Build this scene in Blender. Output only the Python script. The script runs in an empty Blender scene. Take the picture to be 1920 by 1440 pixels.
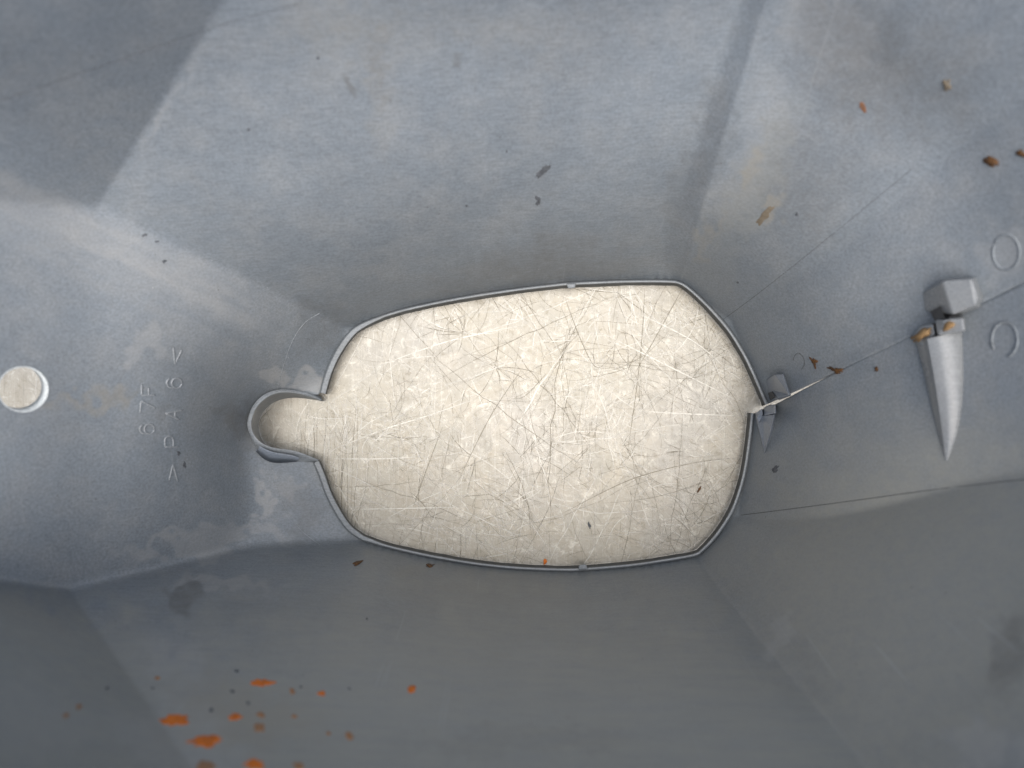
import bpy, bmesh, math, random
import numpy as np
from mathutils import Vector

# ------------------------------------------------------------------ camera, sky, sun, exposure
scene = bpy.context.scene
H = 0.36                       # camera height over the table (metres)
FPX = 1450.0                   # focal length in pixels of the 1920 px wide photograph
cam_d = bpy.data.cameras.new("camera")
cam_d.sensor_width = 36.0
cam_d.lens = 36.0 * FPX / 1920.0
cam_d.clip_start = 0.005
cam_d.clip_end = 200.0
cam_d.dof.use_dof = True
cam_d.dof.focus_distance = 0.345
cam_d.dof.aperture_fstop = 8.0
cam_d.dof.aperture_blades = 0
cam = bpy.data.objects.new("camera", cam_d)
cam.location = (0, 0, H)
cam.rotation_euler = (0, 0, 0)
scene.collection.objects.link(cam)
scene.camera = cam

SUN_EL, SUN_AZ = math.radians(79), math.radians(168)    # azimuth clockwise from +Y
world = bpy.data.worlds.new("World")
scene.world = world
world.use_nodes = True
wn = world.node_tree
bg = wn.nodes["Background"]
sky = wn.nodes.new("ShaderNodeTexSky")
sky.sky_type = 'NISHITA'
sky.sun_disc = False
sky.sun_elevation = SUN_EL
sky.sun_rotation = SUN_AZ
sky.air_density = 0.8
sky.dust_density = 3.0
sky.ozone_density = 0.6
wn.links.new(sky.outputs[0], bg.inputs[0])
bg.inputs[1].default_value = 0.055
sun_d = bpy.data.lights.new("sun", 'SUN')
sun_d.energy = 1.5
sun_d.angle = math.radians(72)
sun_d.color = (1.0, 0.985, 0.96)
sun = bpy.data.objects.new("sun", sun_d)
sdir = Vector((math.sin(SUN_AZ) * math.cos(SUN_EL), math.cos(SUN_AZ) * math.cos(SUN_EL), math.sin(SUN_EL)))
sun.rotation_euler = sdir.to_track_quat('Z', 'Y').to_euler()
scene.collection.objects.link(sun)
scene.view_settings.view_transform = 'Standard'
scene.view_settings.look = 'None'
scene.view_settings.gamma = 1.0
scene.view_settings.exposure = 1.40
scene.view_settings.use_curve_mapping = False
scene.render.resolution_x = 1024
scene.render.resolution_y = 768

rng = np.random.default_rng(7)
random.seed(7)

# ------------------------------------------------------------------ small helpers
def tag(o, label=None, cat=None, group=None, kind=None):
    if label: o["label"] = label
    if cat: o["category"] = cat
    if group: o["group"] = group
    if kind: o["kind"] = kind
    return o

def mesh_obj(name, verts, faces, mats, parent=None, smooth=True, loc=None):
    """Link ONE mesh object. verts are world points; with loc they become local to it."""
    v = np.asarray(verts, float)
    if loc is not None:
        v = v - np.asarray(loc)[None, :]
    me = bpy.data.meshes.new(name)
    me.from_pydata(v.tolist(), [], [list(map(int, f)) for f in faces])
    bm = bmesh.new(); bm.from_mesh(me)
    bmesh.ops.recalc_face_normals(bm, faces=bm.faces)
    bm.to_mesh(me); bm.free()
    for m in (mats if isinstance(mats, (list, tuple)) else [mats]):
        me.materials.append(m)
    if smooth:
        me.polygons.foreach_set("use_smooth", [True] * len(me.polygons))
    o = bpy.data.objects.new(name, me)
    if loc is not None:
        o.location = loc
    if parent is not None:
        o.parent = parent
    scene.collection.objects.link(o)
    return o

def bevel(o, w, seg=2, ang=35):
    b = o.modifiers.new("bevel", 'BEVEL')
    b.width = w; b.segments = seg; b.limit_method = 'ANGLE'; b.angle_limit = math.radians(ang)
    b.harden_normals = False
    return o

def auto_smooth(o, ang=35):
    me = o.data
    bm = bmesh.new(); bm.from_mesh(me)
    for e in bm.edges:
        if len(e.link_faces) == 2 and e.calc_face_angle(0) > math.radians(ang):
            e.smooth = False
    bm.to_mesh(me); bm.free()

# ------------------------------------------------------------------ the form of the tapering shell
# The wall panels are planes; inverse distance from the eye point is linear in a plane, so the
# cavity is the (softened) maximum of a handful of linear functions.
Z0 = 0.006
Q0 = 1.0 / (H - Z0)

def edge_plane(p0, p1, g, inside=(1000, 800)):
    p0 = np.array(p0, float); p1 = np.array(p1, float)
    d = (p1 - p0) / np.linalg.norm(p1 - p0)
    n = np.array([d[1], -d[0]])
    if np.dot(np.array(inside) - p0, n) > 0: n = -n
    return lambda u, v: g * ((u - p0[0]) * n[0] + (v - p0[1]) * n[1])

def side(p0, p1, toward):
    """signed distance from the line p0-p1, positive on the side of `toward`"""
    p0 = np.array(p0, float); p1 = np.array(p1, float)
    d = (p1 - p0) / np.linalg.norm(p1 - p0)
    n = np.array([d[1], -d[0]])
    if np.dot(np.array(toward) - p0, n) < 0: n = -n
    return lambda u, v: (u - p0[0]) * n[0] + (v - p0[1]) * n[1]

def smax(a, b, s):
    m = np.maximum(a, b)
    return m + s * np.log1p(np.exp(-np.abs(a - b) / s))

fT = edge_plane((665, 612), (1272, 527), 0.00295)
sTL = side((185, 385), (420, 0), (0, 0))
sTC = side((1285, 495), (1440, 0), (1600, 300))
sTB = side((1222, 525), (1388, 0), (1500, 300))
fL = lambda u, v: 0.86 - 0.0016 * (u - 185) - 0.000514 * (v - 385) + 0.0008 * 30 * np.logaddexp(0, (170 - u) / 30.0)
fLC = edge_plane((598, 890), (665, 1008), 0.0009)
fB = edge_plane((680, 1014), (1308, 1045), 0.0060)
sBL = side((130, 1105), (360, 1440), (0, 1400))
fRD = edge_plane((1385, 967), (1308, 1045), 0.0045)
fRC = edge_plane((1410, 775), (1385, 967), 0.0029)
fRB = edge_plane((1370, 600), (1440, 757), 0.00263)
fRA = edge_plane((1272, 527), (1370, 600), 0.00266)

def belly(f, g, amp, reach=560.0):
    """panels are a little steeper near the opening and lean back further up"""
    def h(u, v):
        x = np.clip(f(u, v) / g / reach, 0, 1.0)
        return f(u, v) + amp * 6.75 * x * (1 - x) ** 2
    return h
fT = belly(fT, 0.00295, 0.16); fRA = belly(fRA, 0.00266, 0.16); fRB = belly(fRB, 0.00263, 0.14)
fRC = belly(fRC, 0.0029, 0.13); fRD = belly(fRD, 0.0045, 0.08); fB = belly(fB, 0.0060, 0.06, 420.0)
fL = belly(fL, 0.0016, 0.16, 1000.0)

def q_raw(u, v):
    t = fT(u, v)
    t = smax(t, t + 0.0016 * sTL(u, v), 0.002)
    b = fB(u, v)
    b = smax(b, b + 0.0034 * sBL(u, v), 0.004)
    l = fL(u, v) - 0.25 * np.exp(-((u - 505) ** 2 + (v - 797) ** 2) / (2 * 92.0 ** 2))   # recess round the sleeve
    l = smax(l, fLC(u, v), 0.02)
    r = smax(smax(fRA(u, v), fRB(u, v), 0.004), smax(fRC(u, v), fRD(u, v), 0.004), 0.0015)
    q = smax(t, l, 0.016)
    q = smax(q, b, 0.026)
    q = smax(q, r, 0.010)
    s1, s2 = sTB(u, v), sTC(u, v)                       # narrow upper right facet, shaped in to darken as the shadow band
    fade = np.clip((930 - v) / 440.0, 0, 1); fade = fade * fade * (3 - 2 * fade)
    q = q + 0.0029 * 5.0 * np.logaddexp(0, np.clip(s1 - np.maximum(s2, 0), -60, 200) / 5.0) * np.exp(-np.maximum(s2, 0) / 260.0) * fade
    return Q0 + q

def catmull(pts, per=12):
    pts = np.array(pts, float)
    out = []
    n = len(pts)
    for i in range(n - 1):
        p0 = pts[max(i - 1, 0)]; p1 = pts[i]; p2 = pts[i + 1]; p3 = pts[min(i + 2, n - 1)]
        for k in range(per):
            t = k / per
            out.append(0.5 * ((2 * p1) + (-p0 + p2) * t + (2 * p0 - 5 * p1 + 4 * p2 - p3) * t * t
                              + (-p0 + 3 * p1 - 3 * p2 + p3) * t ** 3))
    out.append(pts[-1])
    return np.array(out)

def resample(poly, n):
    poly = np.asarray(poly, float)
    s = np.concatenate([[0], np.cumsum(np.linalg.norm(np.diff(poly, axis=0), axis=1))])
    x = np.linspace(0, s[-1], n)
    return np.stack([np.interp(x, s, poly[:, k]) for k in range(poly.shape[1])], 1)

# outline of the opening, counter-clockwise in the picture from the seam
right_up = catmull([(1440, 757), (1430, 733), (1415, 698), (1396, 660), (1370, 619), (1337, 580), (1303, 547), (1282, 531), (1266, 525.5)])
top_edge = catmull([(1266, 525.5), (1240, 524.5), (1170, 525), (1075, 529), (1040, 532), (950, 543), (850, 559), (760, 578), (705, 595), (676, 607), (660, 617)])
left_up = catmull([(660, 617), (645, 634), (626, 664), (610, 700), (600, 736)])
key = catmull([(600, 740), (575, 739), (545, 735), (520, 735.5), (497, 744), (478, 763), (469, 787), (469, 806), (478, 826), (492, 839), (511, 848), (545, 855), (568, 860), (590, 866)])
left_dn = catmull([(588, 868), (598, 892), (612, 930), (631, 966), (652, 995), (678, 1013)])
bot_edge = catmull([(678, 1013), (730, 1028), (800, 1044), (880, 1058), (960, 1067), (1050, 1071), (1095, 1070), (1180, 1063), (1250, 1053), (1296, 1045), (1312, 1040)])
right_dn = catmull([(1312, 1040), (1332, 1021), (1352, 997), (1375, 960), (1390, 920), (1400, 880), (1408, 828), (1414, 775)])

rim_pts = np.concatenate([resample(s, 40) for s in (right_up, top_edge, left_up, left_dn, bot_edge, right_dn)])
rim_delta = Q0 - q_raw(rim_pts[:, 0], rim_pts[:, 1])

def q_of(u, v):
    u = np.atleast_1d(np.asarray(u, float)).ravel(); v = np.atleast_1d(np.asarray(v, float)).ravel()
    out = q_raw(u, v)
    for a in range(0, len(u), 20000):
        uu = u[a:a + 20000, None]; vv = v[a:a + 20000, None]
        d2 = (uu - rim_pts[None, :, 0]) ** 2 + (vv - rim_pts[None, :, 1]) ** 2 + 1.0
        w = 1.0 / d2 ** 2
        dl = (w * rim_delta[None, :]).sum(1) / w.sum(1)
        dm = np.sqrt(d2.min(1))
        out[a:a + 20000] += dl * np.exp(-dm / 230.0)
    return np.maximum(out, Q0 - 0.02)

def pt(u, v, d):
    u = np.asarray(u, float); v = np.asarray(v, float); d = np.asarray(d, float)
    return np.stack([(u - 960) / FPX * d, -(v - 720) / FPX * d, H - d], -1)

def surf(u, v):
    return pt(np.ravel(u), np.ravel(v), 1.0 / q_of(u, v))

def normal(u, v):
    e = 3.0
    u = np.ravel(np.asarray(u, float)); v = np.ravel(np.asarray(v, float))
    a = surf(u + e, v) - surf(u - e, v); b = surf(u, v + e) - surf(u, v - e)
    n = np.cross(b, a); n /= np.linalg.norm(n, axis=1)[:, None]
    return n

def lifted(u, v, h):
    """point over (u,v) that stands h metres clear of the wall"""
    u = np.ravel(np.asarray(u, float)); v = np.ravel(np.asarray(v, float)); h = np.broadcast_to(np.asarray(h, float), u.shape)
    n = normal(u, v)
    ray = np.stack([(u - 960) / FPX, -(v - 720) / FPX, -np.ones_like(u)], 1)
    c = -(n * ray).sum(1)
    d = 1.0 / q_of(u, v) - h / np.maximum(c, 0.25)
    return pt(u, v, d)

# ------------------------------------------------------------------ materials
def nodes_of(name):
    m = bpy.data.materials.new(name); m.use_nodes = True
    nt = m.node_tree
    return m, nt, nt.nodes["Principled BSDF"]

def N(nt, typ, **kw):
    n = nt.nodes.new(typ)
    for k, val in kw.items():
        if k.startswith("i_"):
            n.inputs[k[2:].replace("_", " ")].default_value = val
        else:
            setattr(n, k, val)
    return n

def mix_rgb(nt, fac, a, b, blend='MIX'):
    m = nt.nodes.new("ShaderNodeMix"); m.data_type = 'RGBA'; m.blend_type = blend
    for sock, val in ((0, fac), (6, a), (7, b)):
        if isinstance(val, bpy.types.NodeSocket): nt.links.new(val, m.inputs[sock])
        else: m.inputs[sock].default_value = val if sock == 0 else (*val, 1)
    return m.outputs[2]

def math_n(nt, op, a, b=None, clamp=False):
    m = nt.nodes.new("ShaderNodeMath"); m.operation = op; m.use_clamp = clamp
    for i, val in ((0, a), (1, b)):
        if val is None: continue
        if isinstance(val, bpy.types.NodeSocket): nt.links.new(val, m.inputs[i])
        else: m.inputs[i].default_value = val
    return m.outputs[0]

def noise(nt, vec, scale, detail=4, rough=0.55, stretch=None, rot=None, dist=0.0):
    if stretch is not None:
        mp = nt.nodes.new("ShaderNodeMapping"); mp.inputs["Scale"].default_value = stretch
        if rot is not None: mp.inputs["Rotation"].default_value = rot
        nt.links.new(vec, mp.inputs[0]); vec = mp.outputs[0]
    n = N(nt, "ShaderNodeTexNoise", i_Scale=scale, i_Detail=detail, i_Roughness=rough, i_Distortion=dist)
    nt.links.new(vec, n.inputs["Vector"])
    return n.outputs["Fac"]

def ramp(nt, fac, a, b, lo=0.0, hi=1.0):
    m = N(nt, "ShaderNodeMapRange"); m.interpolation_type = 'SMOOTHSTEP'
    nt.links.new(fac, m.inputs[0])
    m.inputs[1].default_value = a; m.inputs[2].default_value = b
    m.inputs[3].default_value = lo; m.inputs[4].default_value = hi
    return m.outputs[0]

def attr(nt, name):
    a = N(nt, "ShaderNodeAttribute"); a.attribute_name = name
    return a.outputs["Fac"]

PLASTIC = (0.202, 0.226, 0.247)

def plastic(name, base=PLASTIC, rough=0.46, stains=True, grain=1.0, spec=0.5):
    m, nt, bs = nodes_of(name)
    tc = N(nt, "ShaderNodeTexCoord"); co = tc.outputs["Object"]
    big = noise(nt, co, 14, 5, 0.6)
    mid = noise(nt, co, 70, 5, 0.65)
    fine = noise(nt, co, 1150, 2, 0.6)
    col = mix_rgb(nt, ramp(nt, big, 0.3, 0.7), tuple(c * 0.90 for c in base), tuple(c * 1.08 for c in base))
    col = mix_rgb(nt, ramp(nt, mid, 0.35, 0.75, 0.0, 0.35), col, (0.30, 0.30, 0.29))
    # the fine tool marks of the mould: along X on the long walls
    stA = noise(nt, co, 1.0, 3, 0.6, stretch=(110, 1700, 1700), dist=0.3)
    stB = noise(nt, co, 1.0, 3, 0.6, stretch=(2200, 260, 500), dist=0.3)
    g = math_n(nt, 'ADD', math_n(nt, 'MULTIPLY', fine, 0.5), math_n(nt, 'MULTIPLY', stA, 0.5))
    col = mix_rgb(nt, 1.0, col, mix_rgb(nt, ramp(nt, g, 0.3, 0.7), (0.77 ** grain,) * 3, (1.16,) * 3), 'MULTIPLY')
    rg = ramp(nt, mid, 0.2, 0.8, rough - 0.05, rough + 0.09)
    if stains:
        edge = noise(nt, co, 190, 6, 0.7)
        smear = noise(nt, co, 1.0, 5, 0.65, stretch=(60, 420, 260))
        blot = noise(nt, co, 420, 4, 0.7)
        fl = attr(nt, "warm_light_film")
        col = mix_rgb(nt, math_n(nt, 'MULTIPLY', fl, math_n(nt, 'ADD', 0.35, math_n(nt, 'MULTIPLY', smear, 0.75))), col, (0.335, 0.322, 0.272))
        d = attr(nt, "dust_highlight")
        dm = ramp(nt, math_n(nt, 'MULTIPLY', d, math_n(nt, 'ADD', math_n(nt, 'ADD', 0.35, math_n(nt, 'MULTIPLY', smear, 0.7)), math_n(nt, 'MULTIPLY', edge, 0.4))), 0.0, 1.2)
        col = mix_rgb(nt, math_n(nt, 'MULTIPLY', dm, 0.65), col, (0.40, 0.39, 0.37))
        gr = attr(nt, "grime_shade")
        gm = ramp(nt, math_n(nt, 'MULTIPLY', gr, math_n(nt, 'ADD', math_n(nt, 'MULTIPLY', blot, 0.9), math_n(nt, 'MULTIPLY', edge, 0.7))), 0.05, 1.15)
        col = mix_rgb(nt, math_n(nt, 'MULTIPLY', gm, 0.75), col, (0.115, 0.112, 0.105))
        br = attr(nt, "brown")
        bm_ = ramp(nt, math_n(nt, 'MULTIPLY', br, math_n(nt, 'ADD', edge, math_n(nt, 'MULTIPLY', blot, 0.5))), 0.05, 1.2)
        col = mix_rgb(nt, math_n(nt, 'MULTIPLY', bm_, 0.7), col, (0.30, 0.27, 0.215))
        # specks of dirt
        vo = N(nt, "ShaderNodeTexVoronoi", i_Scale=260.0); nt.links.new(co, vo.inputs["Vector"])
        spot = ramp(nt, vo.outputs["Distance"], 0.05, 0.11, 1, 0)
        sel = N(nt, "ShaderNodeSeparateColor"); nt.links.new(vo.outputs["Color"], sel.inputs[0])
        pick = ramp(nt, sel.outputs[0], 0.90, 0.96)
        col = mix_rgb(nt, math_n(nt, 'MULTIPLY', math_n(nt, 'MULTIPLY', spot, pick), 0.55), col, (0.07, 0.065, 0.06))
        pick2 = ramp(nt, sel.outputs[1], 0.965, 0.98)
        spot2 = ramp(nt, vo.outputs["Distance"], 0.02, 0.06, 1, 0)
        col = mix_rgb(nt, math_n(nt, 'MULTIPLY', math_n(nt, 'MULTIPLY', spot2, pick2), 0.8), col, (0.65, 0.65, 0.62))
        # hairline scuffs
        sc = None
        for rot, thr in (((0.3, 0.5, 0.4), 0.0), ((1.2, 0.2, 2.1), 0.0)):
            s = noise(nt, co, 1.0, 1, 0.4, stretch=(1100, 14, 18), rot=rot)
            s = ramp(nt, s, 0.755, 0.80)
            sc = s if sc is None else math_n(nt, 'MAXIMUM', sc, s)
        col = mix_rgb(nt, math_n(nt, 'MULTIPLY', sc, math_n(nt, 'ADD', 0.14, math_n(nt, 'MULTIPLY', fl, 0.26))), col, (0.38, 0.38, 0.37))
        rg = math_n(nt, 'ADD', rg, math_n(nt, 'MULTIPLY', dm, 0.18))
    nt.links.new(col, bs.inputs["Base Color"])
    nt.links.new(rg, bs.inputs["Roughness"])
    bs.inputs["Specular IOR Level"].default_value = spec
    bp = N(nt, "ShaderNodeBump", i_Strength=0.22 * grain, i_Distance=0.0003)
    hgt = math_n(nt, 'ADD', math_n(nt, 'MULTIPLY', stA, 0.6), math_n(nt, 'ADD', math_n(nt, 'MULTIPLY', stB, 0.25), math_n(nt, 'MULTIPLY', fine, 0.5)))
    nt.links.new(hgt, bp.inputs["Height"])
    nt.links.new(bp.outputs[0], bs.inputs["Normal"])
    return m

M_wall = plastic("grey_plastic")
M_part = plastic("grey_plastic_moulding", base=(0.26, 0.28, 0.295), rough=0.40, stains=False)
M_clip = plastic("blue_grey_plastic", base=(0.21, 0.24, 0.285), rough=0.38, stains=False)
M_rim = plastic("rim_plastic", base=(0.20, 0.22, 0.235), rough=0.40, stains=False, grain=1.3)
M_ring = plastic("ring_plastic", base=(0.215, 0.238, 0.255), rough=0.5, stains=False)
M_rim_shade = plastic("rim_shade_plastic", base=(0.050, 0.055, 0.055), rough=0.6, stains=False, grain=1.5)  # near-black copy of the rim plastic: shadow gap put into the colour
M_rib = plastic("pale_rib_plastic", base=(0.245, 0.255, 0.26), rough=0.28, stains=False, grain=0.45)
M_mark = plastic("pale_scuffed_plastic", base=(0.30, 0.32, 0.335), rough=0.42, stains=False)
M_sleeve_lit = plastic("lit_sleeve_plastic", base=(0.66, 0.70, 0.70), rough=0.4, stains=False)  # paler than the wall: reflected light at the hole put into the colour

def flat_mat(name, c1, c2, scale=400, rough=0.6, spec=0.3):
    m, nt, bs = nodes_of(name)
    tc = N(nt, "ShaderNodeTexCoord")
    n = noise(nt, tc.outputs["Object"], scale, 5, 0.65)
    col = mix_rgb(nt, ramp(nt, n, 0.3, 0.7), c1, c2)
    nt.links.new(col, bs.inputs["Base Color"])
    bs.inputs["Roughness"].default_value = rough
    bs.inputs["Specular IOR Level"].default_value = spec
    bp = N(nt, "ShaderNodeBump", i_Strength=0.4, i_Distance=0.0003)
    nt.links.new(n, bp.inputs["Height"]); nt.links.new(bp.outputs[0], bs.inputs["Normal"])
    return m

M_rust = flat_mat("orange_rust", (0.74, 0.19, 0.018), (0.50, 0.125, 0.02), 500)
M_rust_pale = flat_mat("faded_rust", (0.40, 0.19, 0.08), (0.28, 0.17, 0.10), 500)
M_rust_deep = flat_mat("brown_rust", (0.22, 0.10, 0.05), (0.16, 0.085, 0.05), 500)
M_dark = flat_mat("dark_dirt", (0.07, 0.075, 0.08), (0.125, 0.13, 0.14), 700)
M_leaf = flat_mat("dry_leaf", (0.16, 0.075, 0.025), (0.07, 0.035, 0.016), 600)
M_mud = flat_mat("dried_mud", (0.20, 0.165, 0.12), (0.15, 0.12, 0.085), 600)
M_tan = flat_mat("tan_residue", (0.36, 0.23, 0.11), (0.24, 0.14, 0.06), 500)
M_line = flat_mat("seam_dirt_hole_shade", (0.06, 0.06, 0.06), (0.09, 0.09, 0.09), 700)  # also the painted dark inside of the latch windows

# ------------------------------------------------------------------ the table under the shroud
def table_material():
    m, nt, bs = nodes_of("scratched_metal")
    tc = N(nt, "ShaderNodeTexCoord"); co = tc.outputs["Object"]
    big = noise(nt, co, 22, 5, 0.62, dist=0.4)
    mid = noise(nt, co, 95, 6, 0.7, dist=0.6)
    fine = noise(nt, co, 620, 4, 0.7)
    col = mix_rgb(nt, ramp(nt, mid, 0.30, 0.70), (0.50, 0.46, 0.385), (0.66, 0.62, 0.535))
    col = mix_rgb(nt, ramp(nt, big, 0.36, 0.66, 0.0, 0.55), col, (0.58, 0.545, 0.49))
    col = mix_rgb(nt, ramp(nt, noise(nt, co, 17, 3, 0.5), 0.50, 0.72, 0, 0.35), col, (0.55, 0.54, 0.53))
    pat = noise(nt, co, 240, 6, 0.75, dist=0.8)
    col = mix_rgb(nt, ramp(nt, pat, 0.52, 0.68, 0, 0.8), col, (0.86, 0.825, 0.74))
    col = mix_rgb(nt, ramp(nt, pat, 0.46, 0.30, 0, 0.7), col, (0.37, 0.33, 0.255))
    col = mix_rgb(nt, ramp(nt, fine, 0.58, 0.74, 0, 0.6), col, (0.90, 0.87, 0.80))
    col = mix_rgb(nt, ramp(nt, fine, 0.40, 0.22, 0, 0.5), col, (0.36, 0.325, 0.26))
    # hair-fine rubbing in several directions
    for k, (rot, s) in enumerate((((0, 0, 0.15), 1), ((0, 0, 1.35), 1), ((0, 0, 2.2), 1), ((0, 0, 0.8), 1))):
        st = noise(nt, co, 1.0, 2, 0.5, stretch=(1500, 24, 1), rot=rot, dist=0.15)
        col = mix_rgb(nt, ramp(nt, st, 0.64, 0.72, 0, 0.40), col, (0.80, 0.775, 0.71) if k % 2 == 0 else (0.36, 0.34, 0.29))
    col = mix_rgb(nt, 1.0, col, (0.55, 0.55, 0.54), 'MULTIPLY')
    nt.links.new(col, bs.inputs["Base Color"])
    bs.inputs["Metallic"].default_value = 0.65
    nt.links.new(ramp(nt, mid, 0.25, 0.75, 0.36, 0.52), bs.inputs["Roughness"])
    bp = N(nt, "ShaderNodeBump", i_Strength=0.35, i_Distance=0.0002)
    nt.links.new(math_n(nt, 'ADD', fine, mid), bp.inputs["Height"])
    nt.links.new(bp.outputs[0], bs.inputs["Normal"])
    return m

def scratch_material(name, col):
    m, nt, bs = nodes_of(name)
    tc = N(nt, "ShaderNodeTexCoord")
    bs.inputs["Base Color"].default_value = (*col, 1)
    bs.inputs["Roughness"].default_value = 0.45
    bs.inputs["Metallic"].default_value = 0.6
    n = noise(nt, tc.outputs["Object"], 260, 4, 0.7)
    a = math_n(nt, 'MULTIPLY', attr(nt, "depth"), ramp(nt, n, 0.32, 0.55, 0.4, 1.0))
    nt.links.new(a, bs.inputs["Alpha"])
    return m

def build_table():
    V = []; F = []; MI = []; DEP = []
    X, Y, T = 0.55, 0.42, 0.012
    for z in (0.0, -T):
        for x, y in ((-X, -Y), (X, -Y), (X, Y), (-X, Y)):
            V.append((x, y, z)); DEP.append(1.0)
    F += [(0, 1, 2, 3), (7, 6, 5, 4), (0, 4, 5, 1), (1, 5, 6, 2), (2, 6, 7, 3), (3, 7, 4, 0)]
    MI += [0] * 6
    lay = [0]
    def ribbon(poly, w, dep, mi):
        poly = np.asarray(poly, float); n = len(poly)
        lay[0] += 1
        z = 0.00006 + (lay[0] % 400) * 0.0000006
        tan = np.gradient(poly, axis=0); tan /= np.linalg.norm(tan, axis=1)[:, None] + 1e-12
        nor = np.stack([-tan[:, 1], tan[:, 0]], 1)
        b = len(V)
        for i in range(n):
            k = i / (n - 1)
            ww = w * 0.5 * (0.35 + 0.65 * math.sin(math.pi * min(max(k, 0.02), 0.98)) ** 0.6)
            for s in (1, -1):
                p = poly[i] + nor[i] * ww * s
                V.append((p[0], p[1], z)); DEP.append(dep * (0.35 + 0.65 * math.sin(math.pi * k) ** 0.5))
        for i in range(n - 1):
            F.append((b + 2 * i, b + 2 * i + 2, b + 2 * i + 3, b + 2 * i + 1)); MI.append(mi)
    def stroke(x, y, ang, ln, bend, w, dep, mi, n=9):
        t = np.linspace(-0.5, 0.5, n)
        jit = rng.normal(0, 0.004 * ln, n)
        lx = t * ln; ly = bend * ln * (t ** 2 * 4 - 0.5) + jit
        c, s = math.cos(ang), math.sin(ang)
        ribbon(np.stack([x + lx * c - ly * s, y + lx * s + ly * c], 1), w, dep, mi)
    # where the scratches concentrate (inside and around the openings)
    centres = np.stack([rng.uniform(-0.10, 0.115, 26), rng.uniform(-0.09, 0.05, 26)], 1)
    for k in range(4300):
        x = rng.uniform(-0.16, 0.16); y = rng.uniform(-0.12, 0.10)
        if rng.random() < 0.55:
            c0 = centres[rng.integers(len(centres))]; x = c0[0] + rng.normal(0, 0.016); y = c0[1] + rng.normal(0, 0.013)
        if rng.random() < 0.06: x = rng.uniform(-0.30, -0.14)
        ln = float(np.clip(rng.lognormal(math.log(0.0125), 0.75), 0.002, 0.08))
        a0 = rng.choice([0.35, -0.55, 1.25, 1.85, 2.5, 0.0, 1.57], p=[.2, .15, .17, .15, .13, .1, .1])
        ang = a0 + rng.normal(0, 0.28)
        mi = 1 if rng.random() < 0.6 else 2
        w = rng.uniform(0.00011, 0.00030) * (1.35 if mi == 1 else 0.8)
        stroke(x, y, ang, ln, rng.normal(0, 0.10), w, rng.uniform(0.2, 0.85) * (1.0 if mi == 1 else 0.9), mi)
    # long straight gouges
    for k in range(55):
        mi = 1 if rng.random() < 0.55 else 2
        stroke(rng.uniform(-0.10, 0.11), rng.uniform(-0.085, 0.05), rng.uniform(0, math.pi), rng.uniform(0.04, 0.10),
               rng.normal(0, 0.05), rng.uniform(0.00022, 0.00046) * (1.2 if mi == 1 else 0.75), rng.uniform(0.45, 0.85), mi, 15)
    # star-shaped bursts of cuts
    for k in range(34):
        x = rng.uniform(-0.085, 0.11); y = rng.uniform(-0.085, 0.045)
        for j in range(rng.integers(5, 13)):
            a = rng.uniform(0, 2 * math.pi); ln = rng.uniform(0.006, 0.024)
            mi = 1 if rng.random() < 0.5 else 2
            stroke(x + math.cos(a) * ln * 0.45, y + math.sin(a) * ln * 0.45, a, ln, rng.normal(0, 0.05),
                   rng.uniform(0.00015, 0.00034), rng.uniform(0.35, 0.85), mi, 7)
    # parallel rubs near the ends
    for k in range(60):
        stroke(-0.080 + rng.normal(0, 0.008), rng.uniform(-0.075, -0.01), 1.50 + rng.normal(0, 0.07), rng.uniform(0.015, 0.05),
               rng.normal(0, 0.05), 0.00026, rng.uniform(0.25, 0.6), 1 + k % 2)
        stroke(0.100 + rng.normal(0, 0.012), rng.uniform(-0.085, 0.03), -0.55 + rng.normal(0, 0.2), rng.uniform(0.015, 0.06),
               rng.normal(0, 0.08), 0.00028, rng.uniform(0.3, 0.65), 1)
    # the few that stand out in the photograph: (pixels, tone)
    for poly, mi in (([(1209, 540), (1203, 640), (1192, 740), (1176, 850)], 2), ([(1280, 540), (1225, 640), (1190, 700)], 2),
                     ([(830, 800), (800, 880), (775, 950)], 2), ([(1025, 700), (985, 742), (960, 748)], 2),
                     ([(1060, 560), (1090, 640), (1120, 690), (1150, 660)], 2), ([(620, 845), (720, 805), (800, 780), (900, 745)], 1),
                     ([(640, 955), (760, 953), (880, 950)], 1), ([(1050, 965), (1180, 900), (1300, 868), (1385, 858)], 2),
                     ([(1190, 770), (1290, 776), (1400, 780)], 1), ([(615, 860), (720, 860), (800, 855)], 1),
                     ([(700, 690), (840, 640), (980, 610)], 1), ([(860, 900), (920, 780), (980, 690)], 2),
                     ([(1120, 620), (1260, 690), (1400, 760)], 1), ([(1180, 580), (1300, 640), (1370, 700)], 1)):
        p = pt(*np.array(poly, float).T, np.full(len(poly), H))[:, :2]
        ribbon(resample(catmull(p, 8), 24), 0.00042 if mi == 1 else 0.00030, 0.9, mi)
    me = bpy.data.meshes.new("tabletop")
    me.from_pydata(V, [], F)
    me.materials.append(table_material())
    me.materials.append(scratch_material("bright_scratch", (0.60, 0.58, 0.525)))
    me.materials.append(scratch_material("dark_scratch", (0.16, 0.14, 0.10)))
    me.polygons.foreach_set("material_index", MI)
    at = me.attributes.new("depth", 'FLOAT', 'POINT'); at.data.foreach_set("value", np.array(DEP, np.float32))
    me.update()
    o = bpy.data.objects.new("tabletop", me); scene.collection.objects.link(o)
    tag(o, "pale scratched metal tabletop under the grey shroud", None, kind="structure")
    return o
build_table()

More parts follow.
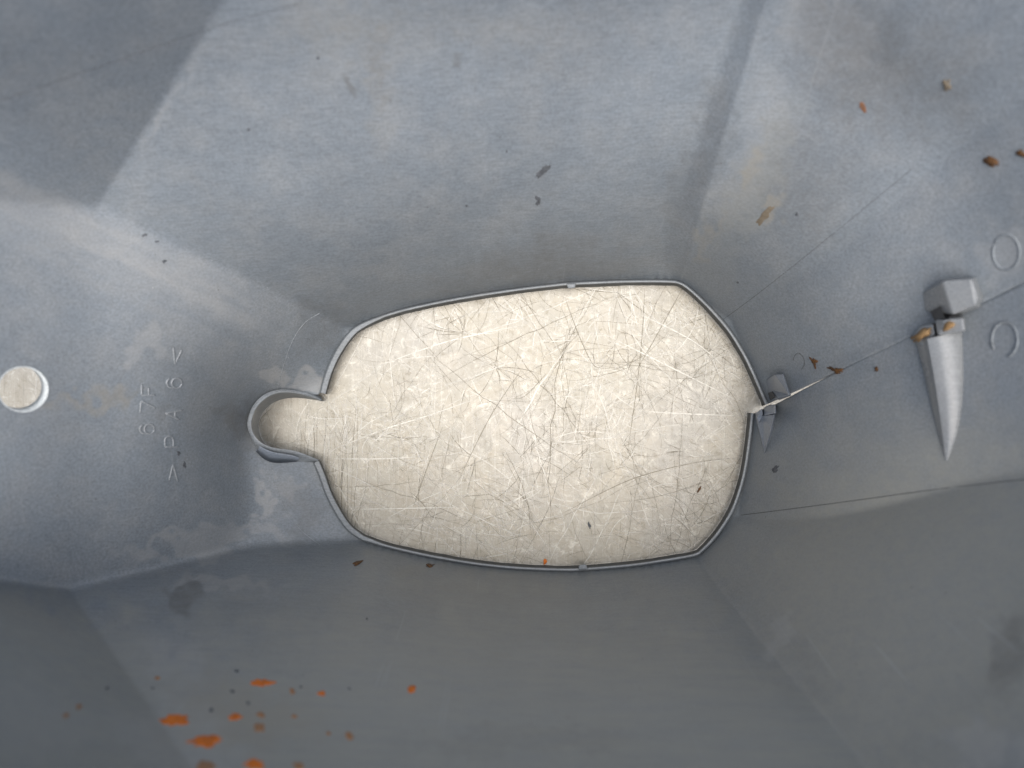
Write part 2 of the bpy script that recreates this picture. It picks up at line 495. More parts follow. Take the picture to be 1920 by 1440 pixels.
# ------------------------------------------------------------------ the shroud
shroud = bpy.data.objects.new("plastic_shroud", None)
shroud.empty_display_size = 0.05
scene.collection.objects.link(shroud)
tag(shroud, "scuffed grey plastic shroud seen from inside, standing open-ended on the scratched pale metal", "shroud")

OUT = [(2180, 407), (2180, 0), (2180, -260), (1515, -260), (-260, -260), (-260, 225), (-260, 520), (-260, 790), (-260, 1010),
       (-260, 1180), (-260, 1700), (1875, 1700), (2180, 1700), (2180, 868), (2180, 411)]
def path(i, j): return np.array(OUT[i:j + 1], float)

def build_wall():
    segs = [(resample(right_up, 110), path(0, 3)), (resample(top_edge, 250), path(3, 5)), (resample(left_up, 62), path(5, 6)),
            (resample(key[:len(key) // 2 + 1], 70), path(6, 7)), (resample(key[len(key) // 2:], 70), path(7, 8)),
            (resample(left_dn, 70), path(8, 9)), (resample(bot_edge, 260), path(9, 11)), (resample(right_dn, 120), path(11, 14))]
    rim = []; out = []
    for k, (r, p) in enumerate(segs):
        o = resample(p, len(r))
        if k: r = r[1:]; o = o[1:]
        rim.append(r); out.append(o)
    rim = np.concatenate(rim); out = np.concatenate(out)
    n = len(rim); M = 230
    t = np.linspace(0, 1, M) ** 1.15
    U = rim[:, None, 0] * (1 - t) + out[:, None, 0] * t
    W = rim[:, None, 1] * (1 - t) + out[:, None, 1] * t
    # the gap of the seam: the lower half falls away from it near the opening
    seam_v = 757 - (U - 1440) * 0.473
    want = 757 - (U[-1] - 1440) * 0.473 + np.clip((1618 - U[-1]) / 178, 0, 1.0) * 10.5 - 2.0
    fix = np.where(U[-1] > 1436, want - W[-1], 0.0)
    fall = np.clip(1 - (n - 1 - np.arange(n)) / 30.0, 0, 1)[:, None]
    W = W + fall * fix[None, :]
    u = U.ravel(); v = W.ravel()
    P = surf(u, v)
    # the lower half tucks 0.35 mm behind the edge of the upper half at the seam
    tuck = (fall * np.clip((U - 1560) / 80, 0, 1)).ravel()
    k_t = tuck > 0
    P[k_t] -= normal(u[k_t], v[k_t]) * (0.00035 * tuck[k_t] ** 0.5)[:, None]
    # stains and dusting on the plastic, with some light and shade painted in
    def vnoise(x, y, sc, seed):
        g = np.random.default_rng(seed).normal(0, 1, (128, 128))
        x = x / sc + 500; y = y / sc + 500
        i = np.floor(x).astype(int); j = np.floor(y).astype(int); fx = x - i; fy = y - j
        fx = fx * fx * (3 - 2 * fx); fy = fy * fy * (3 - 2 * fy)
        at = lambda a, b: g[a % 128, b % 128]
        return (at(i, j) * (1 - fx) + at(i + 1, j) * fx) * (1 - fy) + (at(i, j + 1) * (1 - fx) + at(i + 1, j + 1) * fx) * fy
    wu = u + 11 * vnoise(u, v, 95, 1) + 10 * vnoise(u, v, 30, 2) + 8 * vnoise(u, v, 14, 3)
    wv = v + 11 * vnoise(u, v, 95, 4) + 10 * vnoise(u, v, 30, 5) + 8 * vnoise(u, v, 14, 6)
    warm_light_film = np.zeros_like(u); dust_highlight = np.zeros_like(u); grime_shade = np.zeros_like(u); brown = np.zeros_like(u)
    def ell(a, cu, cv, ru, rv, ang, s, soft=0.6):
        c, sn = math.cos(math.radians(ang)), math.sin(math.radians(ang))
        k_ = min(1.3, min(ru, rv) / 20.0)
        uu = u + (wu - u) * k_; vv = v + (wv - v) * k_
        x = (uu - cu) * c + (vv - cv) * sn; y = -(uu - cu) * sn + (vv - cv) * c
        r = np.sqrt((x / ru) ** 2 + (y / rv) ** 2)
        k = np.clip((1 - r) / soft, 0, 1); k = k * k * (3 - 2 * k)
        np.maximum(a, s * k, out=a)
    ell(dust_highlight, 262, 660, 66, 40, -52, 0.55, 0.45); ell(dust_highlight, 575, 700, 36, 28, 10, 0.8, 0.4); ell(dust_highlight, 515, 690, 34, 22, 0, 0.8, 0.4)
    ell(dust_highlight, 485, 935, 25, 60, 5, 0.75, 0.4); ell(dust_highlight, 545, 905, 30, 40, 30, 0.5); ell(dust_highlight, 380, 1020, 260, 26, -8, 0.6)
    ell(dust_highlight, 420, 1105, 130, 26, 4, 0.7, 0.5); ell(dust_highlight, 330, 1250, 130, 60, 50, 0.5); ell(dust_highlight, 330, 1390, 220, 90, 10, 0.6)
    ell(dust_highlight, 60, 1350, 160, 120, 0, 0.45); ell(dust_highlight, 1560, 60, 160, 90, 40, 0.5); ell(dust_highlight, 1470, 1180, 50, 26, 0, 0.6, 0.4)
    ell(dust_highlight, 1850, 1410, 110, 70, 20, 0.6, 0.5); ell(dust_highlight, 1880, 460, 70, 80, 0, 0.5); ell(dust_highlight, 1400, 250, 60, 260, 17, 0.35)
    ell(dust_highlight, 316, 205, 235, 13, -58.6, 0.5, 0.9)  # bright highlight along the upper left crease, painted into the colour
    ell(brown, 660, 60, 300, 190, 0, 0.65, 1.0); ell(brown, 715, 180, 40, 210, -6, 0.55, 1.0); ell(brown, 920, 70, 300, 150, 0, 0.5, 1.0); ell(brown, 850, 60, 18, 160, -4, 0.4, 1.0)
    ell(brown, 1405, 320, 16, 90, 22, 0.8); ell(brown, 1340, 450, 22, 80, 30, 0.7); ell(brown, 1445, 390, 18, 45, 35, 0.95)
    ell(brown, 190, 750, 140, 32, 3, 0.8); ell(brown, 900, 1110, 330, 60, 2, 0.5); ell(brown, 450, 1350, 280, 110, 5, 0.95, 0.9)
    ell(brown, 60, 1180, 150, 60, 5, 0.5)
    ell(grime_shade, 1640, 120, 330, 230, 20, 0.75, 0.9); ell(grime_shade, 1500, 330, 220, 260, 20, 0.55, 0.9)  # mottled dirt, spread wide as painted shade over the upper right wall
    ell(grime_shade, 655, 170, 18, 38, -14, 0.9, 0.5); ell(grime_shade, 715, 120, 22, 120, -4, 0.5); ell(grime_shade, 860, 125, 12, 22, -25, 0.8)
    ell(grime_shade, 1000, 520, 440, 140, -8, 0.75, 1.0); ell(grime_shade, 620, 605, 130, 80, -25, 0.6, 1.0); ell(grime_shade, 470, 800, 75, 110, 0, 0.75, 0.8); ell(grime_shade, 1300, 300, 60, 260, 16, 0.5)  # speckle plus painted contact shade at rim and sleeve; last darkens the shadow band
    ell(grime_shade, 1580, 110, 45, 30, -30, 0.7, 0.5); ell(grime_shade, 1740, 200, 60, 120, 30, 0.55); ell(grime_shade, 1770, 160, 60, 90, 20, 0.5)
    ell(grime_shade, 360, 1140, 60, 40, 20, 0.85, 0.5); ell(grime_shade, 440, 780, 30, 60, 0, 0.65); ell(grime_shade, 560, 940, 60, 80, 0, 0.55)
    ell(grime_shade, 1500, 1250, 90, 40, 50, 0.35); ell(grime_shade, 1890, 1200, 60, 160, 15, 0.7); ell(grime_shade, 1110, 60, 200, 120, 0, 0.4)
    ell(grime_shade, 190, 745, 130, 16, 3, 0.45); ell(grime_shade, 320, 780, 40, 14, 10, 0.5); ell(grime_shade, 980, 1400, 350, 60, 0, 0.4)
    # warmer light on the lower walls, painted in as an even olive tint
    ell(warm_light_film, 1000, 1500, 1250, 520, 2, 1.0, 0.5); ell(warm_light_film, 1750, 1150, 560, 480, 0, 0.95, 0.6); ell(warm_light_film, 100, 1330, 420, 260, 0, 0.9, 0.5)
    ell(warm_light_film, 1420, 330, 70, 260, 20, 0.4, 0.8)
    # wiped dusty band along the fold of the end wall
    p = (v - 308 - u * 0.462) * 0.908 + 4.0 * vnoise(u, v, 60, 31) + 2.5 * vnoise(u, v, 17, 32)
    along = np.clip((640 - u) / 220, 0, 1)
    stripe = 0.66 + 0.10 * vnoise(p, u * 0.05, 11, 11) + 0.20 * vnoise(p, u * 0.05, 34, 12)
    band = np.where(p > -6, np.exp(-np.maximum(p - 20, 0) / 110.0), 0) * np.clip((p + 6) / 34, 0, 1) * along * np.clip(stripe, 0.1, 1.2)
    np.maximum(dust_highlight, np.clip(band * 1.5, 0, 0.95), out=dust_highlight)
    idx = np.arange(n * M).reshape(n, M)
    F = np.stack([idx[:-1, :-1], idx[:-1, 1:], idx[1:, 1:], idx[1:, :-1]], -1).reshape(-1, 4)
    # the round hole
    cu, cv, ru, rv = HOLE
    rr = np.sqrt(((u - cu) / ru) ** 2 + ((v - cv) / rv) ** 2)
    fc = (((u[F].mean(1) - cu) / ru) ** 2 + ((v[F].mean(1) - cv) / rv) ** 2)
    F = F[fc > 1.0]
    snap = (rr < 1.0) & np.isin(np.arange(n * M), F)
    a = np.arctan2((v - cv) / rv, (u - cu) / ru)
    if snap.any():
        P[snap] = surf(cu + ru * 1.01 * np.cos(a[snap]), cv + rv * 1.01 * np.sin(a[snap]))
    used = np.unique(F); remap = -np.ones(n * M, int); remap[used] = np.arange(len(used))
    F = remap[F]; P = P[used]
    me = bpy.data.meshes.new("wall")
    me.vertices.add(len(P)); me.vertices.foreach_set("co", P.astype(np.float32).ravel())
    me.loops.add(F.size); me.loops.foreach_set("vertex_index", F.astype(np.int32).ravel())
    me.polygons.add(len(F)); me.polygons.foreach_set("loop_start", np.arange(0, F.size, 4, dtype=np.int32))
    me.update(calc_edges=True); me.validate()
    me.polygons.foreach_set("use_smooth", [True] * len(me.polygons))
    for nm, ar in (("dust_highlight", dust_highlight), ("grime_shade", grime_shade), ("brown", brown), ("warm_light_film", warm_light_film)):
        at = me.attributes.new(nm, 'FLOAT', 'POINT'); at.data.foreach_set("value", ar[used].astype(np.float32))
    me.materials.append(M_wall)
    o = bpy.data.objects.new("wall", me); o.parent = shroud; scene.collection.objects.link(o)
    # face the normals inward, then give the skin its thickness on the outside
    nrm = me.polygons[len(me.polygons) // 2].normal
    c = me.polygons[len(me.polygons) // 2].center
    inward = nrm.dot(Vector((0, 0, H)) - c) > 0
    if not inward: me.flip_normals()
    so = o.modifiers.new("thickness", 'SOLIDIFY'); so.thickness = 0.0010; so.offset = -1.0
    return o

HOLE = (43.5, 730.0, 46.0, 41.0)
build_wall()

def loft(loops, closed):
    """faces between successive loops of equal length"""
    V = np.concatenate(loops); n = len(loops[0]); F = []
    for k in range(len(loops) - 1):
        for i in range(n if closed else n - 1):
            j = (i + 1) % n
            F.append((k * n + i, k * n + j, (k + 1) * n + j, (k + 1) * n + i))
    return V, F

# sleeve of the round hole
a = np.linspace(0, 2 * math.pi, 64, endpoint=False)
hu = HOLE[0] + HOLE[2] * np.cos(a); hv = HOLE[1] + HOLE[3] * np.sin(a)
hn = normal([HOLE[0] + 60], [HOLE[1]])[0]
l_out = lifted(HOLE[0] + (HOLE[2] + 2.5) * np.cos(a), HOLE[1] + (HOLE[3] + 2.5) * np.sin(a), 0.0002)
l_in = lifted(hu, hv, 0.00035)
ctr = l_in.mean(0)
deep = ctr + (l_in - ctr) * 0.985 - hn * 0.0052
back = ctr + (l_in - ctr) * 1.16 - hn * 0.0052
V, F = loft([l_out, l_in, deep, back], True)
mesh_obj("hole_sleeve", V, F, M_sleeve_lit, shroud)

# rim of the opening: two runs of bead, broken at the seam and at the keyhole sleeve
def rim_run(outline, width, under, seed):
    p = resample(outline, 420)
    tn = np.gradient(p, axis=0); tn /= np.linalg.norm(tn, axis=1)[:, None]
    nr = np.stack([tn[:, 1], -tn[:, 0]], 1)
    if np.dot(nr[210], np.array([1000, 790]) - p[210]) < 0: nr = -nr
    # smooth the inward direction at corners
    k = np.ones(15) / 15
    nr = np.stack([np.convolve(np.pad(nr[:, i], 7, 'edge'), k, 'valid') for i in (0, 1)], 1)
    nr /= np.linalg.norm(nr, axis=1)[:, None]
    r = np.random.default_rng(seed)
    wob = np.convolve(np.pad(r.normal(0, 1.0, 420), 4, 'edge'), np.ones(9) / 9, 'valid') * 0.9
    w = np.array([width(*q) for q in p]) + 0.25 * wob
    un = np.array([under(*q) for q in p])
    loops = []
    for off, z in ((-2.0, 0.0042), (-0.6, 0.0078), (0.8, 0.0088), (2.0, 0.0091)):
        q = p + nr * off; loops.append(pt(q[:, 0], q[:, 1], np.full(420, H - z)))
    q = p + nr * (w - 1.2)[:, None]; loops.append(pt(q[:, 0], q[:, 1], np.full(420, H - 0.0090)))
    q = p + nr * w[:, None]; top = pt(q[:, 0], q[:, 1], np.full(420, H - 0.0083)); loops.append(top)
    q2 = p + nr * (w + wob * 0.5 + un)[:, None]
    base = pt(q2[:, 0], q2[:, 1], np.full(420, H - 0.0004)); loops.append(base)
    return loft(loops, False)
def width(u, v):
    kl = np.clip((720 - u) / 60, 0, 1); kr = np.clip((u - 1280) / 60, 0, 1)
    return 5.6 + 5.6 * kl + 0.6 * kr
def under(u, v):
    kr = np.clip((u - 1300) / 60, 0, 1)
    return 5.0 - 2.8 * np.clip((720 - u) / 60, 0, 1) + 0.8 * kr
rim_root = None
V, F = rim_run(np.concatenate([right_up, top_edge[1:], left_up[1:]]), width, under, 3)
rim_a = mesh_obj("rim", V, F, [M_rim, M_rim_shade], shroud)
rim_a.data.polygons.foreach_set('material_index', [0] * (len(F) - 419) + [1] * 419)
auto_smooth(rim_a, 40)
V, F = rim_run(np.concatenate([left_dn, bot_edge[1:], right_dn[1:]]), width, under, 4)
rim_b = mesh_obj("rim", V, F, [M_rim, M_rim_shade], shroud)
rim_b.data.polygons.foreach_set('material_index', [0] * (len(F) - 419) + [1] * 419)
auto_smooth(rim_b, 40)

# a solid from a traced base polygon on the wall and a traced top polygon standing clear of it
def solid(name, base, top, mat, parent, bev=0.0003, sub=None, flat=None):
    """base, top: lists of (u, v, h): same count; h metres above the wall"""
    b = np.array(base, float); t = np.array(top, float)
    P = np.concatenate([lifted(b[:, 0], b[:, 1], b[:, 2]), lifted(t[:, 0], t[:, 1], t[:, 2])])
    n = len(b)
    F = [tuple(range(n))[::-1], tuple(range(n, 2 * n))] + [(i, (i + 1) % n, n + (i + 1) % n, n + i) for i in range(n)]
    o = mesh_obj(name, P, F, mat, parent, smooth=False)
    if bev: bevel(o, bev)
    return o

# small nubs on the rim
for (cu, cv, ang, s) in ((1071, 533, -4, -1), (1093, 1066, -3, 1)):
    c, sn = math.cos(math.radians(ang)), math.sin(math.radians(ang))
    def L(x, y, z): return pt(cu + x * c - y * sn, cv + x * sn + y * c, H - z)
    V = [L(x, y * -s, z) for z in (0.0045, 0.0102) for x, y in ((-9, -2), (9, -2), (7, 7.5), (-7, 7.5))]
    o = mesh_obj("nub", V, [(3, 2, 1, 0), (4, 5, 6, 7), (0, 1, 5, 4), (1, 2, 6, 5), (2, 3, 7, 6), (3, 0, 4, 7)], M_rim, rim_a if s < 0 else rim_b, smooth=False)
    bevel(o, 0.0006, 3)

# keyhole sleeve
def build_sleeve():
    n = 90
    ro = resample(catmull([(603, 749), (576, 737), (545, 731), (520, 731), (495, 740), (475, 760), (465, 785), (465, 805), (475, 826), (491, 839), (511, 846), (545, 851), (566, 856), (596, 865)]), n)
    ri = resample(catmull([(602, 752), (576, 742), (547, 736.5), (521, 737), (499, 746), (481, 764), (472, 787), (472, 804), (481, 822), (495, 833), (513, 839.5), (545, 844), (567, 850), (597, 862)]), n)
    bi = resample(catmull([(606, 753), (578, 748), (552, 746), (527, 749), (508, 758), (492, 775), (485, 794), (485, 806), (490, 822), (500, 834), (516, 841), (546, 846), (567, 852), (597, 863)]), n)
    bo = resample(catmull([(603, 744), (576, 736), (545, 732), (521, 732), (498, 741), (479, 761), (470, 786), (470, 812), (476, 836), (491, 853), (512, 864), (545, 868), (568, 868), (596, 868)]), n)
    k = np.clip((600 - ro[:, 0]) / 130, 0, 1)
    zr = np.maximum(0.0100, surf(ro[:, 0], ro[:, 1])[:, 2] + 0.001 + 0.0032 * k ** 0.6)
    top_o = pt(ro[:, 0], ro[:, 1], H - zr); top_i = pt(ri[:, 0], ri[:, 1], H - zr)
    mid = pt((ro[:, 0] + ri[:, 0]) / 2, (ro[:, 1] + ri[:, 1]) / 2, H - zr - 0.0004)
    bot_i = pt(bi[:, 0], bi[:, 1], np.full(n, H - 0.0005))
    bot_o = lifted(bo[:, 0], bo[:, 1], -0.0006)
    V, F = loft([bot_o, bot_o * 0.5 + top_o * 0.5, top_o, mid, top_i, top_i * 0.5 + bot_i * 0.5, bot_i], False)
    s = mesh_obj("slotted_sleeve", V, F, M_part, shroud)
    auto_smooth(s, 50)
    # the thin web that braces the sleeve against the wall
    g = np.array([(486, 836), (510, 847), (545, 853), (560, 858)], float)
    gp = resample(catmull(g, 6), 20); gb = resample(catmull([(480, 842), (497, 857), (518, 863), (556, 861)], 6), 20)
    A = pt(gp[:, 0], gp[:, 1], H - np.interp(gp[:, 0], [470, 600], [float(zr.max()), 0.010])); B = lifted(gb[:, 0], gb[:, 1], 0.001)
    A2 = A + np.array([0, -0.0007, 0]); B2 = B + np.array([0, -0.0012, 0])
    V, F = loft([A, A2, B2, B], False)
    mesh_obj("web", V, F, M_clip, s)
build_sleeve()

# ------------------------------------------------------------------ raised lines and lettering
def tube_strokes(name, strokes, radius, mat, parent, lift=0.0, sides=6):
    V = []; F = []
    for s in strokes:
        p = np.array(s, float)
        if len(p) > 2: p = catmull(p, 6)
        n = max(6, int(np.linalg.norm(np.diff(p, axis=0), axis=1).sum() / 3.0))
        p = resample(p, n)
        P = lifted(p[:, 0], p[:, 1], lift); nn = normal(p[:, 0], p[:, 1])
        tg = np.gradient(P, axis=0); tg /= np.linalg.norm(tg, axis=1)[:, None]
        bn = np.cross(tg, nn)
        b = len(V)
        for i in range(n):
            rr = radius * (0.55 if i in (0, n - 1) else 1.0)
            for k in range(sides):
                a = 2 * math.pi * k / sides
                V.append(P[i] + bn[i] * math.cos(a) * rr + nn[i] * math.sin(a) * rr)
        for i in range(n - 1):
            for k in range(sides):
                j = (k + 1) % sides
                F.append((b + i * sides + k, b + i * sides + j, b + (i + 1) * sides + j, b + (i + 1) * sides + k))
        F.append(tuple(b + k for k in range(sides))); F.append(tuple(b + (n - 1) * sides + k for k in range(sides)))
    return mesh_obj(name, V, F, mat, parent)

def circ(cu, cv, r, a0=0, a1=360, rv=None, n=16):
    rv = rv or r
    return [(cu + r * math.cos(math.radians(x)), cv + rv * math.sin(math.radians(x))) for x in np.linspace(a0, a1, n)]

o = tube_strokes("moulded_lettering", [
    [(265.6, 720), (265.6, 741)], [(278.8, 727), (278.8, 741)], [(265.6, 741), (291.7, 741)],            # F
    [(264.6, 752), (262.5, 774)], [(264.6, 752), (291.7, 765)],                                         # 7
    circ(280, 804.4, 9.4), [(268, 796), (261.8, 803), (266, 812), (277, 814)]],                         # 6
    0.00031, M_mark, shroud, 0.00010)
tag(o, "raised moulded characters reading 67F")
o = tube_strokes("moulded_lettering", [
    [(325, 651), (327.7, 682.5)], [(327.7, 682.5), (341, 656)],                                         # <
    circ(331.3, 718.3, 9.5), [(318.5, 708.5), (312.5, 716), (316, 725), (327, 728)],                    # 6
    [(310.5, 775), (343, 769)], [(310.5, 775), (337, 787)], [(328, 771), (328, 783.5)],                 # A
    [(335, 838), (309.5, 838)], [(309.5, 838), (309.5, 823), (316.5, 818), (324, 822), (325, 838)],     # P
    [(316.7, 902), (324, 871)], [(324, 871), (333, 902.7)]],                                            # >
    0.00033, M_mark, shroud, 0.00010)
tag(o, "raised moulded characters reading >PA 6<")
tube_strokes("ejector_mark", [circ(1887, 473, 25, -150, 205, 33, 30)], 0.00042, M_ring, shroud, 0.0)
tube_strokes("ejector_mark", [circ(1884, 637, 24, -215, 75, 33, 30)], 0.00042, M_ring, shroud, 0.0)
tube_strokes("mould_line", [[(600, 587), (572, 605), (549, 638), (531, 688), (519, 734)]], 0.00011, M_mark, shroud, 0.00005)
tube_strokes("mould_line", [[(510, 868), (516, 905), (532, 950), (560, 990), (600, 1022)]], 0.00011, M_mark, shroud, 0.00005)
tube_strokes("parting_line", [[(1345, 607), (1430, 544), (1570, 432), (1712, 315)]], 0.00007, M_line, shroud, 0.0)
tube_strokes("parting_line", [[(1388, 966), (1500, 952), (1620, 936), (1760, 917), (1930, 898)]], 0.00012, M_line, shroud, 0.0)
tube_strokes("parting_line", [[(-20, 196), (200, 120), (420, 45), (560, 8)]], 0.00006, M_line, shroud, 0.0)

# ------------------------------------------------------------------ latches along the seam
# small pair beside the opening
lt = solid("latch_hook", [(1436, 712, 0), (1455, 701, 0), (1470, 701, 0), (1484, 742, 0), (1462, 750, 0), (1444, 750, 0)],
           [(1438, 711, .001), (1452, 703, .006), (1468, 701, .006), (1480, 741, .006), (1460, 746, .006), (1450, 732, .001)], M_clip, shroud, 0.0004)
solid("latch_window_shade", [(1440, 737, .0002), (1449, 733, .0002), (1455, 745, .0002), (1444, 750, .0002)],
      [(1441, 737, .0012), (1448, 734, .0014), (1453, 744, .0014), (1445, 748, .0012)], M_line, lt, 0)  # dark block painted for the shade inside the small window
lw = solid("latch_wedge", [(1417, 790, 0), (1430, 778, 0), (1455, 776, 0), (1449, 806, 0), (1443, 828, 0), (1433, 852, 0)],
           [(1419, 788, .0035), (1431, 779, .0055), (1452, 777, .006), (1446, 806, .0045), (1440, 826, .003), (1434, 848, .0006)], M_clip, shroud, 0.0003)
solid("latch_tongue", [(1431, 765, 0), (1442, 759, 0), (1455, 758, 0), (1456, 776, 0), (1432, 780, 0)],
      [(1432, 765, .006), (1442, 760, .0066), (1454, 759, .0066), (1455, 775, .0066), (1433, 779, .0064)], M_clip, lw, 0.0004)
solid("latch_web", [(1416, 775, 0), (1430, 766, 0), (1431, 778, 0), (1423, 794, 0), (1417, 788, 0)],
      [(1418, 774, .005), (1429, 766, .0055), (1430, 778, .0055), (1423, 792, .005), (1419, 786, .005)], M_clip, lw, 0.0003)

# large pair up the wall
def big_latch():
    hk = solid("latch_hook", [(1729, 549, 0), (1733, 583, 0), (1786, 596, 0), (1838, 577, 0), (1843, 556, 0), (1829, 519, 0), (1765, 524, 0)],
               [(1766, 528, .0092), (1785, 589, .0092), (1792, 588, .0092), (1829, 572, .0092), (1834, 557, .0092), (1821, 523, .0092), (1774, 526, .0092)], M_rib, shroud, 0.0013)
    # square window in the hook's slanting side: dark blocks for the shade inside
    solid("latch_window_shade", [(1744, 584, .001), (1763, 573, .001), (1773, 597, .001), (1752, 601, .001)],
          [(1745, 584, .0045), (1763, 574, .0080), (1772, 597, .0090), (1754, 600, .0060)], M_line, hk, 0)
    solid("latch_window_shade", [(1778, 594, .001), (1804, 590, .001), (1798, 594, .001), (1782, 598, .001)],
          [(1778, 594, .0075), (1805, 590, .0075), (1798, 595, .0070), (1781, 599, .0070)], M_line, hk, 0)
    # fin: a half cone tapering to a point, with a flat ledge along one side
    n = 18
    Lf = resample(np.array([(1717, 640), (1735, 712), (1752, 788), (1771, 864)], float), n)
    Md = resample(np.array([(1762, 630), (1768, 710), (1773, 790), (1775, 862)], float), n)
    Rt = resample(catmull([(1804, 620), (1806, 690), (1804, 760), (1793, 822), (1777, 863)], 6), n)
    t = np.linspace(0, 1, n)
    hh = 0.0082 * (1 - t) ** 0.8 + 0.0001
    Le = Lf + (Md - Lf) * 0.22
    loops = [lifted(Lf[:, 0], Lf[:, 1], -0.0004), lifted(Lf[:, 0] + 0.5, Lf[:, 1], hh * 0.25), lifted(Le[:, 0], Le[:, 1], hh * 0.38)]
    for k in (0.15, 0.4, 0.6, 0.75, 0.87, 0.95, 1.0):
        c = Le + (Rt - Le) * k
        prof = math.sin(math.pi * min(1, 0.5 + 0.5 * k)) ** 0.8 if k > 0.3 else 0.8 + 0.2 * k / 0.3
        prof = max(prof, 0.02)
        loops.append(lifted(c[:, 0], c[:, 1], hh * prof - (0.0004 if k == 1.0 else 0)))
    V, F = loft(loops, False)
    m = len(loops)
    F.append(tuple(k * n for k in range(m)))
    wedge = mesh_obj("latch_wedge", V, F, M_rib, shroud)
    auto_smooth(wedge, 38)
    solid("latch_tongue", [(1752, 598, 0), (1772, 597, 0), (1808, 592, 0), (1812, 622, 0), (1757, 632, 0)],
          [(1754, 599, .007), (1773, 599, .0085), (1806, 595, .008), (1810, 621, .0075), (1758, 629, .0085)], M_rib, wedge, 0.0007)
    solid("latch_web", [(1708, 634, 0), (1724, 610, 0), (1750, 604, 0), (1754, 630, 0), (1728, 652, 0)],
          [(1710, 633, .003), (1726, 612, .004), (1750, 607, .006), (1753, 628, .006), (1728, 648, .004)], M_part, wedge, 0.0006)
big_latch()

# ------------------------------------------------------------------ spots, dirt and debris lying on the walls
def blob_mesh(cu, cv, ru, rv, ang, h, seed, rough=0.28, n=30, rings=5, on_table=False, tail=0.0):
    r = np.random.default_rng(seed)
    a = np.linspace(0, 2 * math.pi, n, endpoint=False)
    rad = np.ones(n)
    for k in range(2, 9 if n < 40 else 16):
        rad += rough * r.normal(0, 1) / k ** 0.9 * np.cos(k * a + r.uniform(0, 6.28))
    rad = np.clip(rad, 0.25, 1.7)
    c, s = math.cos(math.radians(ang)), math.sin(math.radians(ang))
    loops = []
    for j in range(rings, 0, -1):
        f = j / rings
        x = ru * f * rad * np.cos(a) + tail * f * ru * np.maximum(0, np.cos(a)) ** 3; y = rv * f * rad * np.sin(a)
        uu = cu + x * c - y * s; vv = cv + x * s + y * c
        hh = h * (1 - f ** 4) + 0.00004
        if on_table: loops.append(pt(uu, vv, np.full(n, H - 0.0004 - hh)))
        else: loops.append(lifted(uu, vv, hh if j < rings else -0.00005))
    V, F = loft(loops, True)
    ctr = loops[-1].mean(0)[None, :]
    V = np.concatenate([V, ctr]); ci = len(V) - 1; b = (rings - 1) * n
    F += [(b + i, b + (i + 1) % n, ci) for i in range(n)]
    return V, F

def spot(name, cu, cv, ru, rv, ang, mat, seed, h=0.00012, rough=0.28, tail=0.0):
    V, F = blob_mesh(cu, cv, ru, rv, ang, h, seed, rough, n=64, tail=tail)
    return mesh_obj(name, V, F, mat, shroud)

for i, (cu, cv, ru, rv, ang, m) in enumerate([
        (491, 1280, 20, 6.5, 2, M_rust), (328, 1350, 26, 10, -8, M_rust), (386, 1389, 33, 9, -7, M_rust), (441, 1344, 12, 6, 5, M_rust),
        (477, 1433, 19, 8, 0, M_rust), (603, 1300, 8, 4, 0, M_rust), (772, 1292, 8, 6.5, -30, M_rust), (486, 1364, 12, 7, 10, M_rust_pale),
        (489, 1340, 9, 4, -10, M_rust_pale), (655, 1380, 9, 6, 40, M_rust_pale), (548, 1296, 7, 4, 60, M_rust_pale), (295, 1271, 6, 3, 0, M_rust_pale),
        (124, 1341, 7, 3.5, 0, M_rust_pale), (148, 1325, 5, 5, 0, M_rust_pale), (560, 1436, 11, 6, 0, M_rust_pale), (1618, 201, 6, 9, -20, M_rust_deep),
        (385, 1437, 20, 9, 0, M_rust_pale), (552, 1343, 6, 3, 10, M_rust_pale), (616, 1375, 5, 3, 30, M_rust_pale)]):
    spot("rust_spot", cu, cv, ru, rv * 1.2, ang, m, 100 + i, rough=0.30 if ru > 9 else 0.22)
for i, (cu, cv, ru, rv, ang) in enumerate([
        (1017, 322, 17, 6, -42), (1009, 376, 6, 7, 0), (1453, 880, 9, 4, -38), (444, 1258, 4, 3, 0), (436, 1296, 4, 3, 0), (465, 1318, 3.5, 3, 0),
        (396, 1331, 4, 4, 0), (688, 1160, 2.2, 2.2, 0), (335, 850, 3, 5, -10), (346, 872, 3, 6.5, -10), (564, 1288, 2.4, 2.4, 0), (655, 1291, 3, 2, 0),
        (286, 1290, 3, 2, 0), (596, 109, 3, 3.5, 0), (950, 284, 2, 2, 0), (466, 243, 3, 3, 0), (1383, 530, 2.5, 2, 0), (308, 490, 4, 3.4, 0),
        (271, 441, 7, 2.2, -25), (294, 453, 4, 2, -20), (875, 386, 2.2, 2.2, 0), (201, 1290, 3, 3, 0), (1494, 402, 3, 4, 20)]):
    spot("dirt_speck", cu, cv, ru, rv, ang, M_dark, 200 + i, rough=0.35, tail=0.3 if ru > 8 else 0)

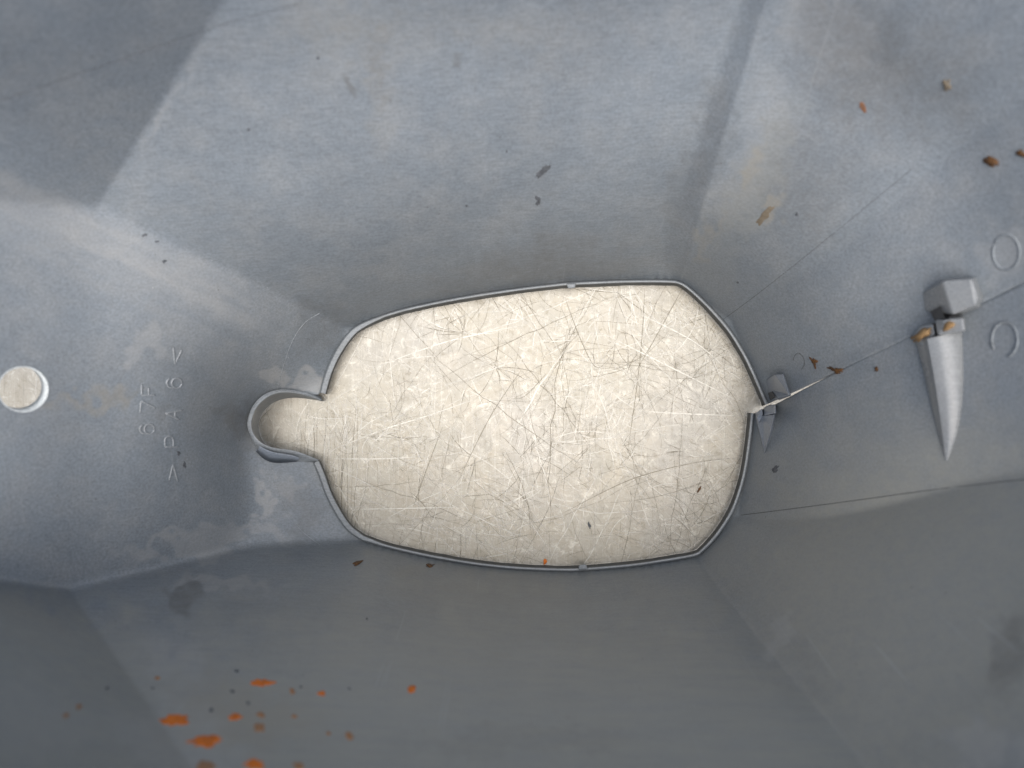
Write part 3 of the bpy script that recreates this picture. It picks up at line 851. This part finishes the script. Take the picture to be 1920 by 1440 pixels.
# loose debris: each piece is a thing
def debris(name, label, cat, cu, cv, ru, rv, ang, mat, seed, h=0.0006, rough=0.4, group="bits of debris on the shroud walls", on_table=False):
    V, F = blob_mesh(cu, cv, ru, rv, ang, h, seed, rough, on_table=on_table)
    r = np.random.default_rng(seed + 5)
    loc = V.mean(0)
    o = mesh_obj(name, V, F, mat, None, loc=loc)
    return tag(o, label, cat, group)
debris("leaf_fragment", "curled brown leaf fragment just above the bright gap of the seam", "debris", 1567, 694, 13, 5, 18, M_leaf, 301, 0.0009, 0.5)
debris("leaf_fragment", "small brown leaf flake left of the larger curled fragment by the seam gap", "debris", 1526, 679, 5, 9, -25, M_leaf, 302, 0.0007, 0.5)
debris("leaf_fragment", "tiny dark brown flake lying below the seam, left of the large pale latch", "debris", 1643, 692, 3, 5, 10, M_leaf, 303)
debris("leaf_fragment", "golden brown leaf scrap high on the right hand wall", "debris", 1858, 303, 17, 8, 30, M_leaf, 304, 0.0012, 0.4)
debris("leaf_fragment", "brown leaf scrap cut off by the right edge of the photo", "debris", 1914, 288, 9, 7, -20, M_leaf, 305, 0.001)
debris("dirt_crumb", "brown crumb with a pale halo stuck on the upper right wall", "debris", 1775, 160, 8, 11, 20, M_mud, 306, 0.0008)
debris("mud_streak", "long brown smear of dried mud on the wall above the opening's right corner", "debris", 1434, 404, 24, 7, -50, M_mud, 307, 0.0002, 0.25)
debris("leaf_fragment", "thin dark brown twig fragment under the lower left corner of the opening", "debris", 671, 1055, 12, 3, -25, M_leaf, 308, 0.0006, 0.4)
debris("leaf_fragment", "faint brown crumbs below the lower edge of the opening", "debris", 806, 1060, 9, 2.5, -10, M_leaf, 309, 0.0004, 0.5)
debris("dirt_clump", "ochre dirt clump caught on the tongue of the large pale latch", "debris", 1778, 611, 18, 12, -35, M_tan, 310, 0.0104, 0.3)
debris("dirt_clump", "ochre dirt crust on the side of the large pale latch, lower of the two", "debris", 1731, 626, 27, 10, -35, M_tan, 311, 0.0072, 0.45)
debris("rust_flake", "tiny orange flake on the metal by the opening's lower edge", "debris", 1022, 1053, 3.5, 5, 0, M_rust, 312, 0.0003, 0.3, "specks on the metal tabletop", True)
debris("dirt_crumb", "dark oval speck on the metal toward the opening's lower right", "debris", 1105, 985, 2.2, 6.5, -15, M_dark, 313, 0.0002, 0.3, "specks on the metal tabletop", True)
debris("dirt_crumb", "small reddish brown curl on the metal near the right rim", "debris", 1311, 918, 2, 7, 25, M_leaf, 314, 0.0002, 0.5, "specks on the metal tabletop", True)

h = tube_strokes("fibre", [[(1487, 676), (1490, 667), (1497, 662), (1506, 670), (1508, 683), (1502, 694)]], 0.00008, M_line, None, 0.0001)
tag(h, "fine dark looped fibre stuck to the wall right of the opening", "fibre")
